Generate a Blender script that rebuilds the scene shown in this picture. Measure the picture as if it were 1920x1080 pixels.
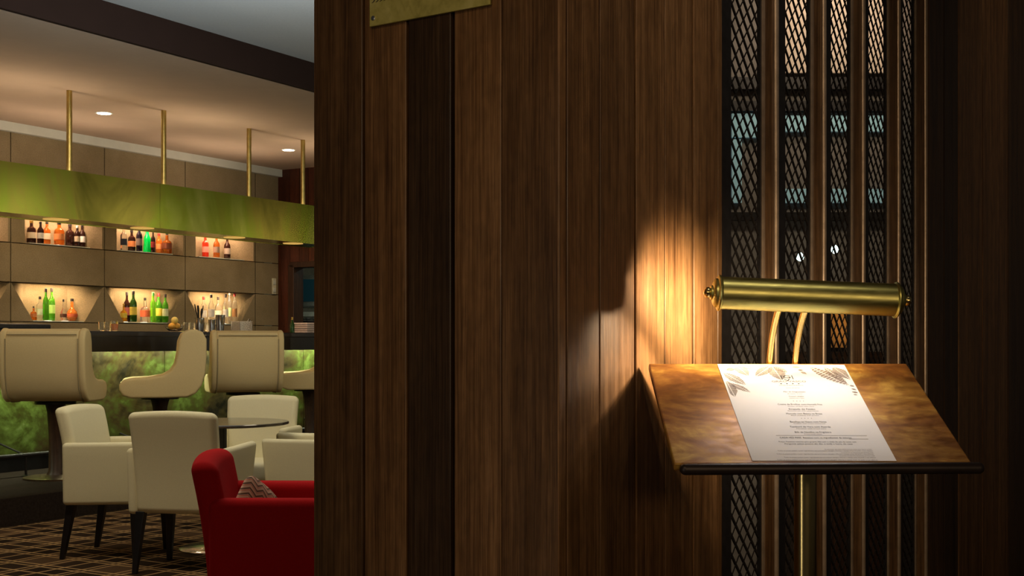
import bpy, bmesh, math, random
from mathutils import Matrix, Vector
random.seed(7)
R = math.radians
for o in list(bpy.data.objects): bpy.data.objects.remove(o)
SC = bpy.context.scene; COL = SC.collection

# ------------------------------------------------------------------ camera
F = 2400.0; HY = 640.0; EYE = 1.23
cd = bpy.data.cameras.new('camera'); cam = bpy.data.objects.new('camera', cd); COL.objects.link(cam)
cd.sensor_width = 36; cd.lens = F / 1920 * 36; cd.shift_y = (HY - 540) / 1920
cam.location = (0, 0, EYE); cam.rotation_euler = (R(90), 0, 0); cd.clip_start = .05; cd.clip_end = 100
SC.camera = cam
vs = SC.view_settings
vs.view_transform = 'Standard'; vs.look = 'None'; vs.gamma = 1; vs.use_curve_mapping = False; vs.exposure = 0.0

# ------------------------------------------------------------------ world
w = bpy.data.worlds.new('world'); SC.world = w; w.use_nodes = True
w.node_tree.nodes['Background'].inputs[0].default_value = (1, .86, .7, 1)
w.node_tree.nodes['Background'].inputs[1].default_value = .022

# ------------------------------------------------------------------ frames of the place
AB = math.atan2(.8655, .501)              # bar: local x runs along the bar, local y goes back behind it
S1 = Vector((-3.46, 9.7, 0))
UB = Vector((math.cos(AB), math.sin(AB), 0)); VB = Vector((-math.sin(AB), math.cos(AB), 0))
AP = math.atan2(.819, .574)               # timber pillar: local x along its right face, local y along its left face
P0 = Vector((.0692, 1.91, 0))
UP = Vector((math.cos(AP), math.sin(AP), 0)); VP = Vector((-math.sin(AP), math.cos(AP), 0))
def bar_pt(s, q, z=0): return S1 + UB * s + VB * q + Vector((0, 0, z))
def bar_s(x, q):
    r = (x - 960) / F; o = S1 + VB * q
    return (r * o.y - o.x) / (UB.x - r * UB.y)
def right_t(x):
    r = (x - 960) / F
    return (r * P0.y - P0.x) / (UP.x - r * UP.y)
def left_t(x):
    r = (x - 960) / F
    return (r * P0.y - P0.x) / (VP.x - r * VP.y)
def at(x, d, z=0): return Vector(((x - 960) * d / F, d, z))

# ------------------------------------------------------------------ lights
def area(name, loc, target, sx, sy, power, color, spread=180):
    l = bpy.data.lights.new(name, 'AREA'); l.shape = 'RECTANGLE'; l.size = sx; l.size_y = sy
    l.energy = power; l.color = color; l.spread = R(spread)
    o = bpy.data.objects.new(name, l); COL.objects.link(o); o.location = loc
    o.rotation_euler = (Vector(target) - Vector(loc)).to_track_quat('-Z', 'Y').to_euler(); return o
def spot(name, loc, target, power, color, angle, blend=.6, size=.04):
    l = bpy.data.lights.new(name, 'SPOT'); l.energy = power; l.color = color; l.spot_size = R(angle)
    l.spot_blend = blend; l.shadow_soft_size = size
    o = bpy.data.objects.new(name, l); COL.objects.link(o); o.location = loc
    o.rotation_euler = (Vector(target) - Vector(loc)).to_track_quat('-Z', 'Y').to_euler(); return o
WARM = (1, .74, .45); WARM2 = (1, .66, .36); NEUT = (1, .84, .58); COOL = (.86, .94, .95)
# lounge ceiling lamps (out of frame)
area('lounge_lamp_a', (-2.2, 5.6, 3.45), (-2.2, 7.2, .5), 1.6, .8, 60, NEUT)
area('lounge_lamp_b', (-.6, 8.2, 3.45), (-1.4, 8.0, .4), 1.2, .8, 27, NEUT)
area('lounge_lamp_c', (-3.6, 6.6, 3.45), (-3.0, 8.6, .4), 1.2, .6, 20, NEUT)
# cool light aimed up at the upper ceiling
area('ceiling_wash', (-1.2, 6.6, 2.45), (-1.4, 7.4, 3.5), 1.2, .5, 40, COOL, 150)
# downlight above the pillar (out of frame), then added corridor fills
spot('pillar_downlight', (.95, 1.35, 3.3), (.30, 2.35, 2.15), 52, (1, .88, .72), 56, 1)
area('corridor_fill', (-.9, -.6, 2.9), (-.1, 2.2, 1.4), 1.2, .5, 5.5, WARM, 120)  # unseen fill added behind the camera for the brass and the left face
area('shade_reflection_fill', (.9, -1.2, 1.75), (.6, 2.0, 1.3), 1.6, .35, 5, WARM, 120)  # added low fill, something bright for the lamp shade to reflect
spot('far_boards_fill', (2.5, 3.3, 3.2), (1.6, 4.3, 1.5), 16, WARM, 70, 1)  # unseen fill added to lift the dark boards at far right
area('post_highlight_fill', (-1.3, .5, 1.0), (.46, 2.0, .9), .12, 1.3, 1.2, (1, .9, .75), 120)  # upright strip added for the highlight on the lectern post
# unseen light strips added behind the pillar for the canopy to reflect
for s_, c_ in ((1.6, (1, .9, .5)), (4.2, (1, 1, .75)), (6.2, (1, .95, .7)), (9.0, (1, .9, .6))):
    area('canopy_reflection_light', bar_pt(s_, -5.2, 2.0), bar_pt(s_, 0, 2.0), .35, 2.2, 9, c_, 150)

# ------------------------------------------------------------------ materials
def nt(name):
    m = bpy.data.materials.new(name); m.use_nodes = True; t = m.node_tree
    return m, t, t.nodes['Principled BSDF'], t.nodes, t.links
def coords(t, scale, kind='Object', rot=(0, 0, 0)):
    c = t.nodes.new('ShaderNodeTexCoord'); mp = t.nodes.new('ShaderNodeMapping')
    mp.inputs['Scale'].default_value = scale; mp.inputs['Rotation'].default_value = rot
    t.links.new(c.outputs[kind], mp.inputs[0]); return mp.outputs[0]
def noise(t, vec, scale, detail=4, rough=.6, dist=0, w=None):
    n = t.nodes.new('ShaderNodeTexNoise')
    if w is not None: n.noise_dimensions = '4D'; t.links.new(w, n.inputs['W'])
    n.inputs['Scale'].default_value = scale; n.inputs['Detail'].default_value = detail
    n.inputs['Roughness'].default_value = rough; n.inputs['Distortion'].default_value = dist
    t.links.new(vec, n.inputs['Vector']); return n.outputs[0]
def ramp(t, fac, stops):
    r = t.nodes.new('ShaderNodeValToRGB'); e = r.color_ramp.elements
    while len(e) < len(stops): e.new(.5)
    for k, (p, c) in enumerate(stops):
        e[k].position = p; e[k].color = (c[0], c[1], c[2], 1) if not isinstance(c, (int, float)) else (c, c, c, 1)
    t.links.new(fac, r.inputs[0]); return r.outputs[0]
def mix(t, a, b, fac, mode='MIX'):
    m = t.nodes.new('ShaderNodeMix'); m.data_type = 'RGBA'; m.blend_type = mode
    for v, i in ((fac, 0), (a, 6), (b, 7)):
        if hasattr(v, 'links'): t.links.new(v, m.inputs[i])
        elif isinstance(v, (int, float)): m.inputs[i].default_value = v
        else: m.inputs[i].default_value = (v[0], v[1], v[2], 1)
    return m.outputs[2]
def math_(t, op, a, b=0., c=None):
    m = t.nodes.new('ShaderNodeMath'); m.operation = op
    for i, v in enumerate((a, b, c)):
        if v is None: continue
        if hasattr(v, 'links'): t.links.new(v, m.inputs[i])
        else: m.inputs[i].default_value = v
    return m.outputs[0]
def bump(t, bsdf, h, strength, dist=.002):
    b = t.nodes.new('ShaderNodeBump'); b.inputs['Strength'].default_value = strength; b.inputs['Distance'].default_value = dist
    t.links.new(h, b.inputs['Height']); t.links.new(b.outputs[0], bsdf.inputs['Normal'])
def plain(name, col, rough=.5, metal=0, var=.15, scale=20, bmp=0, trans=0, spec=.5, emit=None, power=0):
    m, t, b, N, L = nt(name)
    v = coords(t, (1, 1, 1)); n = noise(t, v, scale)
    lo = [c * (1 - var) for c in col]; hi = [min(1, c * (1 + var)) for c in col]
    L.new(ramp(t, n, [(.3, lo), (.7, hi)]), b.inputs['Base Color'])
    b.inputs['Roughness'].default_value = rough; b.inputs['Metallic'].default_value = metal
    b.inputs['Specular IOR Level'].default_value = spec
    if trans: b.inputs['Transmission Weight'].default_value = trans; b.inputs['IOR'].default_value = 1.35
    if bmp: bump(t, b, n, bmp)
    if emit: b.inputs['Emission Color'].default_value = (*emit, 1); b.inputs['Emission Strength'].default_value = power
    return m
def wood(name, dark, mid, light, rough=.38, gs=1.0, bmp=.25):
    m, t, b, N, L = nt(name)
    a = N.new('ShaderNodeAttribute'); a.attribute_name = 'tone'
    wv = math_(t, 'MULTIPLY', a.outputs['Fac'], 37.0)
    v = coords(t, (120 * gs, 120 * gs, 1.7)); fine = noise(t, v, 2.2, 6, .7, .4, wv)
    v2 = coords(t, (14 * gs, 14 * gs, .8)); broad = noise(t, v2, 1.6, 3, .5, 1.2, wv)
    v3 = coords(t, (260, 260, 5)); pore = noise(t, v3, 2.0, 2, .5)
    g = math_(t, 'ADD', math_(t, 'MULTIPLY', fine, .6), math_(t, 'MULTIPLY', broad, .4))
    col = ramp(t, g, [(.34, dark), (.5, mid), (.66, light)])
    col = mix(t, col, ramp(t, pore, [(.36, .4), (.5, 1.)]), .5, 'MULTIPLY')
    rib = noise(t, coords(t, (34, 34, 17), rot=(.5, .4, 0)), 1.5, 3, .5, .6, wv)
    col = mix(t, col, ramp(t, rib, [(.35, .8), (.62, 1.12)]), .8, 'MULTIPLY')
    tn = ramp(t, a.outputs['Fac'], [(0, .22), (1, 1.35)])
    col = mix(t, col, tn, 1., 'MULTIPLY')
    L.new(col, b.inputs['Base Color'])
    L.new(ramp(t, fine, [(.3, rough - .1), (.7, rough + .14)]), b.inputs['Roughness'])
    bump(t, b, math_(t, 'ADD', fine, math_(t, 'MULTIPLY', pore, .6)), bmp, .0008)
    b.inputs['Specular IOR Level'].default_value = .35
    return m
def patina(name, stops, rough=.35, scale=6, stretch=(1, 1, 1), metal=.85, bmp=.1, rv=.12, fine=.22):
    m, t, b, N, L = nt(name)
    v = coords(t, stretch); n = noise(t, v, scale, 8, .62, .8); n2 = noise(t, v, scale * 7, 5, .6)
    g = math_(t, 'ADD', math_(t, 'MULTIPLY', n, 1-fine), math_(t, 'MULTIPLY', n2, fine))
    L.new(ramp(t, g, stops), b.inputs['Base Color'])
    L.new(ramp(t, n2, [(.3, rough - rv), (.7, rough + rv)]), b.inputs['Roughness'])
    b.inputs['Metallic'].default_value = metal
    bump(t, b, g, bmp, .003); return m

WALLWOOD = wood('teak_boards', (.05, .02, .007), (.15, .072, .026), (.27, .14, .058))
DARKWOOD = wood('dark_timber', (.02, .009, .005), (.05, .022, .011), (.09, .042, .02), .42)
REDWOOD = wood('red_timber', (.05, .014, .007), (.11, .03, .014), (.17, .05, .022), .4)
BLACKWOOD = plain('black_lacquered_wood', (.008, .007, .008), .35, 0, .3, 40)
COUNTER = plain('dark_counter', (.014, .011, .012), .28, 0, .25, 12)
BRASS = patina('aged_lamp_brass', [(.3, (.3, .25, .06)), (.5, (.52, .47, .15)), (.7, (.6, .54, .2))], .36, 14, (.4, 3, 3), 1, .03, .06)
ARMBRASS = plain('warm_polished_brass', (.68, .52, .22), .2, 1, .1, 30)
RODBRASS = plain('rod_brass', (.5, .38, .13), .28, 1, .15, 25)
BEAD = plain('worn_bronze_bead', (.36, .26, .18), .3, .5, .2, 30)
BRONZE = plain('dark_bronze_edge', (.2, .13, .08), .35, 1, .2, 30)
BLACKMETAL = plain('blackened_steel', (.03, .026, .026), .42, .6, .3, 60)
MESHMETAL = plain('expanded_metal_mesh', (.035, .03, .028), .45, .7, .3, 80)
STEEL = plain('polished_steel', (.7, .7, .7), .15, 1, .06, 20)
BOARD = patina('patinated_brass_board', [(.36, (.12, .042, .01)), (.46, (.22, .085, .018)), (.54, (.34, .16, .03)), (.64, (.6, .38, .08))], .5, 8, (.7, 1.5, 1), .45, .08)
LIP = plain('dark_bronze_lip', (.03, .02, .017), .42, .5, .25, 18)
CANOPY = patina('green_brass_sheet', [(.34, (.13, .13, .02)), (.46, (.46, .38, .07)), (.55, (.40, .46, .05)), (.68, (.62, .62, .14))], .22, .7, (1.3, 1, .5), 1, 0, .015, .02)
PANEL = patina('verdigris_brass_panel', [(.36, (.012, .01, .003)), (.46, (.07, .048, .01)), (.54, (.08, .1, .012)), (.62, (.16, .24, .04)), (.72, (.34, .44, .16))], .45, 1.7, (1, 1, 1.3), .5, .25)
CREAM = plain('cream_wool', (.72, .66, .45), .95, 0, .05, 260, .25, spec=.1)
STOOLCREAM = plain('sand_wool', (.74, .58, .31), .95, 0, .06, 260, .25, spec=.1)
PIPING = plain('sand_piping', (.42, .34, .2), .9, 0, .05, 100, spec=.1)
RED = plain('red_felt', (.5, .012, .016), .95, 0, .08, 220, .2, spec=.08)
PLASTERW = plain('warm_ceiling_plaster', (.5, .4, .31), .9, 0, .04, 3, spec=.1)
PLASTERG = plain('grey_ceiling_plaster', (.5, .53, .55), .9, 0, .05, 60, .1, spec=.1)
FASCIA = plain('dark_brown_paint', (.022, .012, .010), .8, 0, .06, 5, spec=.1)
COVE = plain('pale_cornice_paint', (.6, .62, .56), .8, 0, .04, 8)
PAPER = plain('menu_paper', (.86, .82, .8), .75, 0, .02, 8, spec=.2)
INK = plain('black_ink', (.03, .025, .03), .8, 0, .1, 50)
SOFTINK = plain('grey_ink', (.2, .16, .16), .8, 0, .1, 50)
TABLETOP = plain('dark_table_top', (.06, .05, .04), .12, 0, .2, 10)
PLAT = plain('dark_brown_platform', (.022, .015, .011), .9, 0, .3, 60, spec=.05)
CONCRETE = None
def concrete():
    m, t, b, N, L = nt('rough_stone_tile')
    v = coords(t, (1, 1, 1)); n = noise(t, v, 90, 5, .7); n2 = noise(t, v, 2.2, 4, .6)
    c = ramp(t, n2, [(.3, (.23, .175, .095)), (.7, (.33, .26, .155))])
    c = mix(t, c, ramp(t, n, [(.3, .6), (.7, 1.15)]), .7, 'MULTIPLY')
    L.new(c, b.inputs['Base Color']); b.inputs['Roughness'].default_value = .9
    b.inputs['Specular IOR Level'].default_value = .2
    bump(t, b, n, .5, .006); return m
CONCRETE = concrete()
def carpet():
    m, t, b, N, L = nt('plaid_carpet')
    v = coords(t, (1, 1, 1)); s = N.new('ShaderNodeSeparateXYZ'); L.new(v, s.inputs[0])
    def stripes(ax, period, width, off=0):
        f = math_(t, 'FRACT', math_(t, 'ADD', math_(t, 'DIVIDE', s.outputs[ax], period), off))
        return math_(t, 'LESS_THAN', f, width)
    c = mix(t, (.09, .052, .028), (.02, .012, .008), math_(t, 'MULTIPLY', stripes(0, .56, .5), .8))
    c = mix(t, c, (.02, .012, .008), math_(t, 'MULTIPLY', stripes(1, .56, .5, .1), .75))
    for ax in (0, 1):
        for off in (.04, .12, .47, .56, .80):
            c = mix(t, c, (.5, .31, .14), math_(t, 'MULTIPLY', stripes(ax, .56, .03, off), .75))
    n = noise(t, v, 300, 3)
    c = mix(t, c, ramp(t, n, [(.3, .4), (.7, 1.4)]), .8, 'MULTIPLY')
    L.new(c, b.inputs['Base Color']); b.inputs['Roughness'].default_value = 1; b.inputs['Specular IOR Level'].default_value = .05
    bump(t, b, n, .6, .004); return m
CARPET = carpet()
def cushion_mat():
    m, t, b, N, L = nt('geometric_cushion_cloth')
    v = coords(t, (1, 1, 1)); s = N.new('ShaderNodeSeparateXYZ'); L.new(v, s.inputs[0])
    zig = math_(t, 'PINGPONG', math_(t, 'MULTIPLY', s.outputs[0], 34), 1.)
    f = math_(t, 'FRACT', math_(t, 'ADD', math_(t, 'MULTIPLY', s.outputs[2], 42), math_(t, 'MULTIPLY', zig, .9)))
    c = ramp(t, f, [(0, (.08, .03, .02)), (.18, (.75, .5, .36)), (.5, (.8, .6, .5)), (.55, (.6, .14, .05)), (.75, (.7, .45, .35)), (.92, (.06, .03, .02))])
    L.new(c, b.inputs['Base Color']); b.inputs['Roughness'].default_value = .9; return m
CUSHION = cushion_mat()
def leafink():
    m, t, b, N, L = nt('leaf_print_ink')
    v = coords(t, (1, 1, 1)); n = noise(t, v, 420, 4, .7)
    L.new(ramp(t, n, [(.35, (.13, .1, .09)), (.65, (.33, .27, .25))]), b.inputs['Base Color']); b.inputs['Roughness'].default_value = .8; return m
LEAFINK = leafink()
def emis(name, col, power):
    m, t, b, N, L = nt(name); b.inputs['Base Color'].default_value = (*col, 1)
    b.inputs['Specular IOR Level'].default_value = .1
    b.inputs['Emission Color'].default_value = (*col, 1); b.inputs['Emission Strength'].default_value = power; return m
LAMPDISC = emis('lit_downlight', (1, .85, .6), 14)
BULB = emis('lit_lamp_tube', (1, .8, .5), 3)
GOLDGLOW = emis('gold_soffit_glow', (1, .6, .15), .55)
PUCK = emis('lit_shelf_spot', (1, .95, .8), 3)
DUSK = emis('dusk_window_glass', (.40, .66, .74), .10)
SCREEN = emis('teal_display', (.006, .026, .031), .3)
GLASS = plain('clear_glass', (.93, .95, .93), .03, 0, .02, 10, trans=1)
def bottle_glass(name, c, tr=.75, em=0): return plain(name, c, .08, 0, .08, 30, trans=tr)

# ------------------------------------------------------------------ mesh builder
class MB:
    def __init__(s): s.v = []; s.f = []; s.t = []; s.m = []; s.X = Matrix.Identity(4); s.tone = .5; s.mi = 0
    def add(s, vs, fs, tone=None):
        k = len(s.v); s.v += [tuple(s.X @ Vector(p)) for p in vs]; s.f += [tuple(i + k for i in f) for f in fs]
        s.t += [s.tone if tone is None else tone] * len(fs); s.m += [s.mi] * len(fs); return s
    def box(s, x0, x1, y0, y1, z0, z1, tone=None):
        return s.add([(x0,y0,z0),(x1,y0,z0),(x1,y1,z0),(x0,y1,z0),(x0,y0,z1),(x1,y0,z1),(x1,y1,z1),(x0,y1,z1)],
                     [(0,3,2,1),(4,5,6,7),(0,1,5,4),(1,2,6,5),(2,3,7,6),(3,0,4,7)], tone)
    def hexa(s, p):   # 8 corners, bottom 4 then top 4
        return s.add(p, [(0,3,2,1),(4,5,6,7),(0,1,5,4),(1,2,6,5),(2,3,7,6),(3,0,4,7)])
    def cbox(s, x0, x1, y0, y1, z0, z1, c, tone=None):    # box with chamfered vertical edges
        p = [(x0+c,y0),(x1-c,y0),(x1,y0+c),(x1,y1-c),(x1-c,y1),(x0+c,y1),(x0,y1-c),(x0,y0+c)]
        return s.prism(p, z0, z1, tone)
    def prism(s, p, z0, z1, tone=None, axis='z'):
        n = len(p)
        def V(a, b, c): return {'z': (a,b,c), 'x': (c,a,b), 'y': (a,c,b)}[axis]
        return s.add([V(a,b,z0) for a,b in p] + [V(a,b,z1) for a,b in p],
                     [tuple(range(n-1,-1,-1)), tuple(range(n,2*n))] + [(i,(i+1)%n,n+(i+1)%n,n+i) for i in range(n)], tone)
    def rbox(s, sx, sy, sz, r, c=(0,0,0), seg=4, cuts=3, fn=None):
        h = (sx/2, sy/2, sz/2); r = min(r, min(h) * .98); ax = []
        for k in range(3):
            arc = [r * math.tan(math.pi/4 * i/seg) for i in range(1, seg+1)]; inn = h[k] - r
            mid = [-inn + 2*inn*i/(cuts+1) for i in range(cuts+2)]
            ax.append([-inn - a for a in reversed(arc)] + mid + [inn + a for a in arc])
        idx = {}; vs = []; fs = []
        def vert(p):
            key = tuple(round(q, 6) for q in p)
            if key not in idx:
                inner = Vector([max(-(h[k]-r), min(h[k]-r, p[k])) for k in range(3)]); d = Vector(p) - inner
                q = inner + d.normalized() * r if d.length > 1e-9 else inner
                if fn: q = Vector(fn(q.x, q.y, q.z))
                idx[key] = len(vs); vs.append((q.x + c[0], q.y + c[1], q.z + c[2]))
            return idx[key]
        for a in range(3):
            b_, c_ = (a+1) % 3, (a+2) % 3
            for sg in (-1, 1):
                e = ax[a][0] if sg < 0 else ax[a][-1]
                for i in range(len(ax[b_])-1):
                    for j in range(len(ax[c_])-1):
                        q = []
                        for (ii, jj) in ((i,j),(i+1,j),(i+1,j+1),(i,j+1)):
                            p = [0,0,0]; p[a] = e; p[b_] = ax[b_][ii]; p[c_] = ax[c_][jj]; q.append(vert(p))
                        fs.append(tuple(q if sg > 0 else reversed(q)))
        return s.add(vs, fs)
    def tube(s, pts, r, n=12, caps=True):
        pts = [Vector(p) for p in pts]; rs = r if isinstance(r, (list, tuple)) else [r]*len(pts)
        vs = []; up = None
        for i, p in enumerate(pts):
            d = (pts[min(i+1,len(pts)-1)] - pts[max(i-1,0)]).normalized()
            if up is None: up = Vector((0,0,1)) if abs(d.z) < .9 else Vector((1,0,0))
            a = d.cross(up).normalized(); b = a.cross(d).normalized(); up = b
            for k in range(n):
                th = 2*math.pi*k/n; vs.append(tuple(p + a*math.cos(th)*rs[i] + b*math.sin(th)*rs[i]))
        fs = [(i*n+k, i*n+(k+1)%n, (i+1)*n+(k+1)%n, (i+1)*n+k) for i in range(len(pts)-1) for k in range(n)]
        if caps: fs += [tuple(range(n-1,-1,-1)), tuple(range((len(pts)-1)*n, len(pts)*n))]
        return s.add(vs, fs)
    def lathe(s, prof, n=20, c=(0,0,0), sqx=1, sqy=1, power=2):
        vs = []
        for r, z in prof:
            for k in range(n):
                th = 2*math.pi*k/n; cx, cy = math.cos(th), math.sin(th)
                if power != 2:
                    q = (abs(cx)**power + abs(cy)**power)**(1/power); cx /= q; cy /= q
                vs.append((c[0]+r*cx*sqx, c[1]+r*cy*sqy, c[2]+z))
        m = len(prof); fs = [(i*n+k, i*n+(k+1)%n, (i+1)*n+(k+1)%n, (i+1)*n+k) for i in range(m-1) for k in range(n)]
        fs += [tuple(range(n-1,-1,-1)), tuple(range((m-1)*n, m*n))]
        return s.add(vs, fs)
    def build(s, name, mat, parent=None, loc=None, rz=0, bev=0, ang=35):
        me = bpy.data.meshes.new(name); me.from_pydata(s.v, [], s.f)
        for mm in (mat if isinstance(mat, (list, tuple)) else [mat]): me.materials.append(mm)
        a = me.attributes.new('tone', 'FLOAT', 'FACE'); a.data.foreach_set('value', s.t)
        me.polygons.foreach_set('material_index', s.m)
        b = bmesh.new(); b.from_mesh(me); bmesh.ops.recalc_face_normals(b, faces=b.faces); b.to_mesh(me); b.free()
        me.shade_smooth(); me.set_sharp_from_angle(angle=R(ang))
        o = bpy.data.objects.new(name, me); COL.objects.link(o)
        if parent: o.parent = parent
        if loc is not None: o.location = loc
        o.rotation_euler = (0, 0, rz)
        if bev:
            md = o.modifiers.new('edge', 'BEVEL'); md.width = bev; md.segments = 3; md.limit_method = 'ANGLE'; md.angle_limit = R(40)
        return o
def tag(o, label, cat, group=None):
    o['label'] = label; o['category'] = cat
    if group: o['group'] = group
    return o
def struct(o): o['kind'] = 'structure'; return o
def thing(name, label, cat, loc=(0,0,0), rz=0, group=None):
    o = bpy.data.objects.new(name, None); COL.objects.link(o); o.empty_display_size = .1
    o.location = loc; o.rotation_euler = (0, 0, rz); return tag(o, label, cat, group)
def copy_tree(o, loc, rz, label, parent=None):
    c = o.copy(); COL.objects.link(c); c.location = loc; c.rotation_euler = (0, 0, rz); c['label'] = label
    def kids(src, dst):
        for ch in list(src.children):
            d = ch.copy(); COL.objects.link(d); d.parent = dst; kids(ch, d)
    kids(o, c); return c

# ================================================================== THE SETTING
PF = .19                                  # bar platform height
CEIL = 3.27; UPC = 3.5
b = MB(); b.box(-9, 9, -9, 9, -.05, 0); struct(b.build('floor', CARPET, loc=bar_pt(1.2, -3.5), rz=AB))
# corridor floor is the same carpet; the bar platform with its dark riser
PE = -.72
struct(MB().box(-3, 6.6, PE, 2.6, 0.001, PF).build('trim_1', PLAT, loc=bar_pt(0, 0), rz=AB))
# ceilings
struct(MB().box(-4, 9, -1.2, 2.9, CEIL, CEIL+.2).build('ceiling_bar', PLASTERW, loc=bar_pt(0, 0), rz=AB))
struct(MB().box(-4, 9, -9, -1.22, UPC, UPC+.1).build('ceiling', PLASTERG, loc=bar_pt(0, 0), rz=AB))
struct(MB().box(-4, 9, -1.23, -1.19, CEIL, UPC).build('trim_2', FASCIA, loc=bar_pt(0, 0), rz=AB))

# tile wall behind the bar with its niches
WQ = 2.2; TL = 1.13; s_seam = bar_s(20, WQ); ZR = [1.045, 1.415, 1.785, 2.155, 2.525, 2.895, 3.27]
s_end = bar_s(522, WQ)
b = MB(); NR = .2; g = .004
def tile(x0, x1, z0, z1, y=WQ): b.add([(x0+g,y,z0+g),(x1-g,y,z0+g),(x1-g,y,z1-g),(x0+g,y,z1-g)], [(0,1,2,3)])
b.box(s_seam-3*TL, s_end, WQ+NR+.02, WQ+NR+.1, 0, 3.3)
niches = {}
for k in range(-3, 4):
    x0 = s_seam + k*TL; x1 = min(x0 + TL, s_end)
    for r in range(-1, 6):
        z0 = ZR[r] if r >= 0 else .19; z1 = ZR[r+1]
        if r in (1, 3) and k < 3:
            if r == 1:   # lower niche: side faces fan out from the seam, floor and roof of the recess
                a0, a1 = x0 + .30, x1 - .30; e = .26
                b.add([(x0+g,WQ,z1-g),(x0+g,WQ,z0+g),(x0+e,WQ,z0+g),(a0,WQ+NR,z0+g),(a0,WQ+NR,z1-g)], [(0,1,2),(0,2,3,4)])
                b.add([(x1-g,WQ,z1-g),(x1-g,WQ,z0+g),(x1-e,WQ,z0+g),(a1,WQ+NR,z0+g),(a1,WQ+NR,z1-g)], [(0,1,2),(0,2,3,4)])
                b.add([(x0+g,WQ,z1-g),(x1-g,WQ,z1-g),(a1,WQ+NR,z1-g),(a0,WQ+NR,z1-g)], [(0,1,2,3)])
                b.add([(x0+e,WQ,z0+g),(x1-e,WQ,z0+g),(a1,WQ+NR,z0+g),(a0,WQ+NR,z0+g)], [(0,1,2,3)])
            else:
                a0, a1 = x0 + .26, x1 - .22; e = .16; ee = .03
                b.add([(x0+g,WQ,z0+g),(x0+e,WQ,z0+g),(x0+e,WQ,z1-g),(x0+g,WQ,z1-g),(a0,WQ+NR,z0+g),(a0,WQ+NR,z1-g)], [(0,1,2,3),(1,4,5,2)])
                b.add([(x1-g,WQ,z0+g),(x1-ee,WQ,z0+g),(x1-ee,WQ,z1-g),(x1-g,WQ,z1-g),(a1,WQ+NR,z0+g),(a1,WQ+NR,z1-g)], [(0,1,2,3),(1,4,5,2)])
                b.add([(x0+e,WQ,z0+g),(x1-ee,WQ,z0+g),(a1,WQ+NR,z0+g),(a0,WQ+NR,z0+g)], [(0,1,2,3)])
                b.add([(x0+e,WQ,z1-g),(x1-ee,WQ,z1-g),(a1,WQ+NR,z1-g),(a0,WQ+NR,z1-g)], [(0,1,2,3)])
            b.add([(a0,WQ+NR,z0+g),(a1,WQ+NR,z0+g),(a1,WQ+NR,z1-g),(a0,WQ+NR,z1-g)], [(0,1,2,3)])
            niches[(k, r)] = (a0, a1, z0, z1)
        else: tile(x0, x1, z0, z1)
struct(b.build('wall_back', CONCRETE, loc=bar_pt(0, 0), rz=AB, ang=12))
struct(MB().box(s_seam-3*TL, s_end, WQ-.06, WQ-.002, 3.185, 3.27).build('trim_3', COVE, loc=bar_pt(0, 0), rz=AB))
# niche lights: a warm strip under the top edge of every recess
for (k, r), (a0, a1, z0, z1) in niches.items():
    p = bar_pt((a0+a1)/2, WQ+.05, z1-.02); q = bar_pt((a0+a1)/2, WQ+NR, z0+.1)
    area('niche_lamp', p, q, a1-a0, .03, 5.2 if r == 1 else 6.5, (1, .68, .38) if r == 1 else (1, .64, .42)).rotation_euler.z
for l in [o for o in COL.objects if o.name.startswith('niche_lamp')]:
    l.rotation_euler = (R(-25) * -1, 0, AB)

# timber wall at the end of the bar with the service opening
b = MB(); EX = s_end; yo0 = 2.02; yo1 = .9       # opening between q=.9 and q=2.02
for k in range(20):
    y1 = WQ+.1 - k*.14; y0 = y1 - .136
    if y1 <= -1.2: break
    lo = 2.12 if (y0 < yo0 and y1 > yo1) else PF
    b.box(EX, EX+.03, y0, y1, lo, CEIL, tone=random.uniform(.3, .8))
b.box(EX+.02, EX+.1, yo0, WQ+.1, PF, CEIL, .1); b.box(EX+.03, EX+.1, -1.2, yo1, PF, CEIL, .1); b.box(EX+.03, EX+.1, yo1, yo0, 2.12, CEIL, .1)
struct(b.build('wall_end', REDWOOD, loc=bar_pt(0, 0), rz=AB))
b = MB(); b.box(EX-.02, EX+.16, yo0-.07, yo0+.02, PF, 2.14).box(EX-.02, EX+.16, yo1-.02, yo1+.07, PF, 2.14).box(EX-.02, EX+.16, yo1, yo0, 2.1, 2.17)
struct(b.build('door_1', DARKWOOD, loc=bar_pt(0, 0), rz=AB, bev=.006))
# pantry behind the opening
b = MB(); b.box(EX+.1, EX+3.4, 4.3, 4.4, 0, 2.7).box(EX+3.3, EX+3.4, -.2, 4.3, 0, 2.7)
struct(b.build('wall_pantry', plain('pantry_paint', (.35, .35, .28), .7), loc=bar_pt(0, 0), rz=AB))
area('pantry_lamp', bar_pt(EX+1.4, 1.3, 2.6), bar_pt(EX+1.6, 1.5, 0), .5, .5, 7, (.85, 1, .9))

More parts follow.
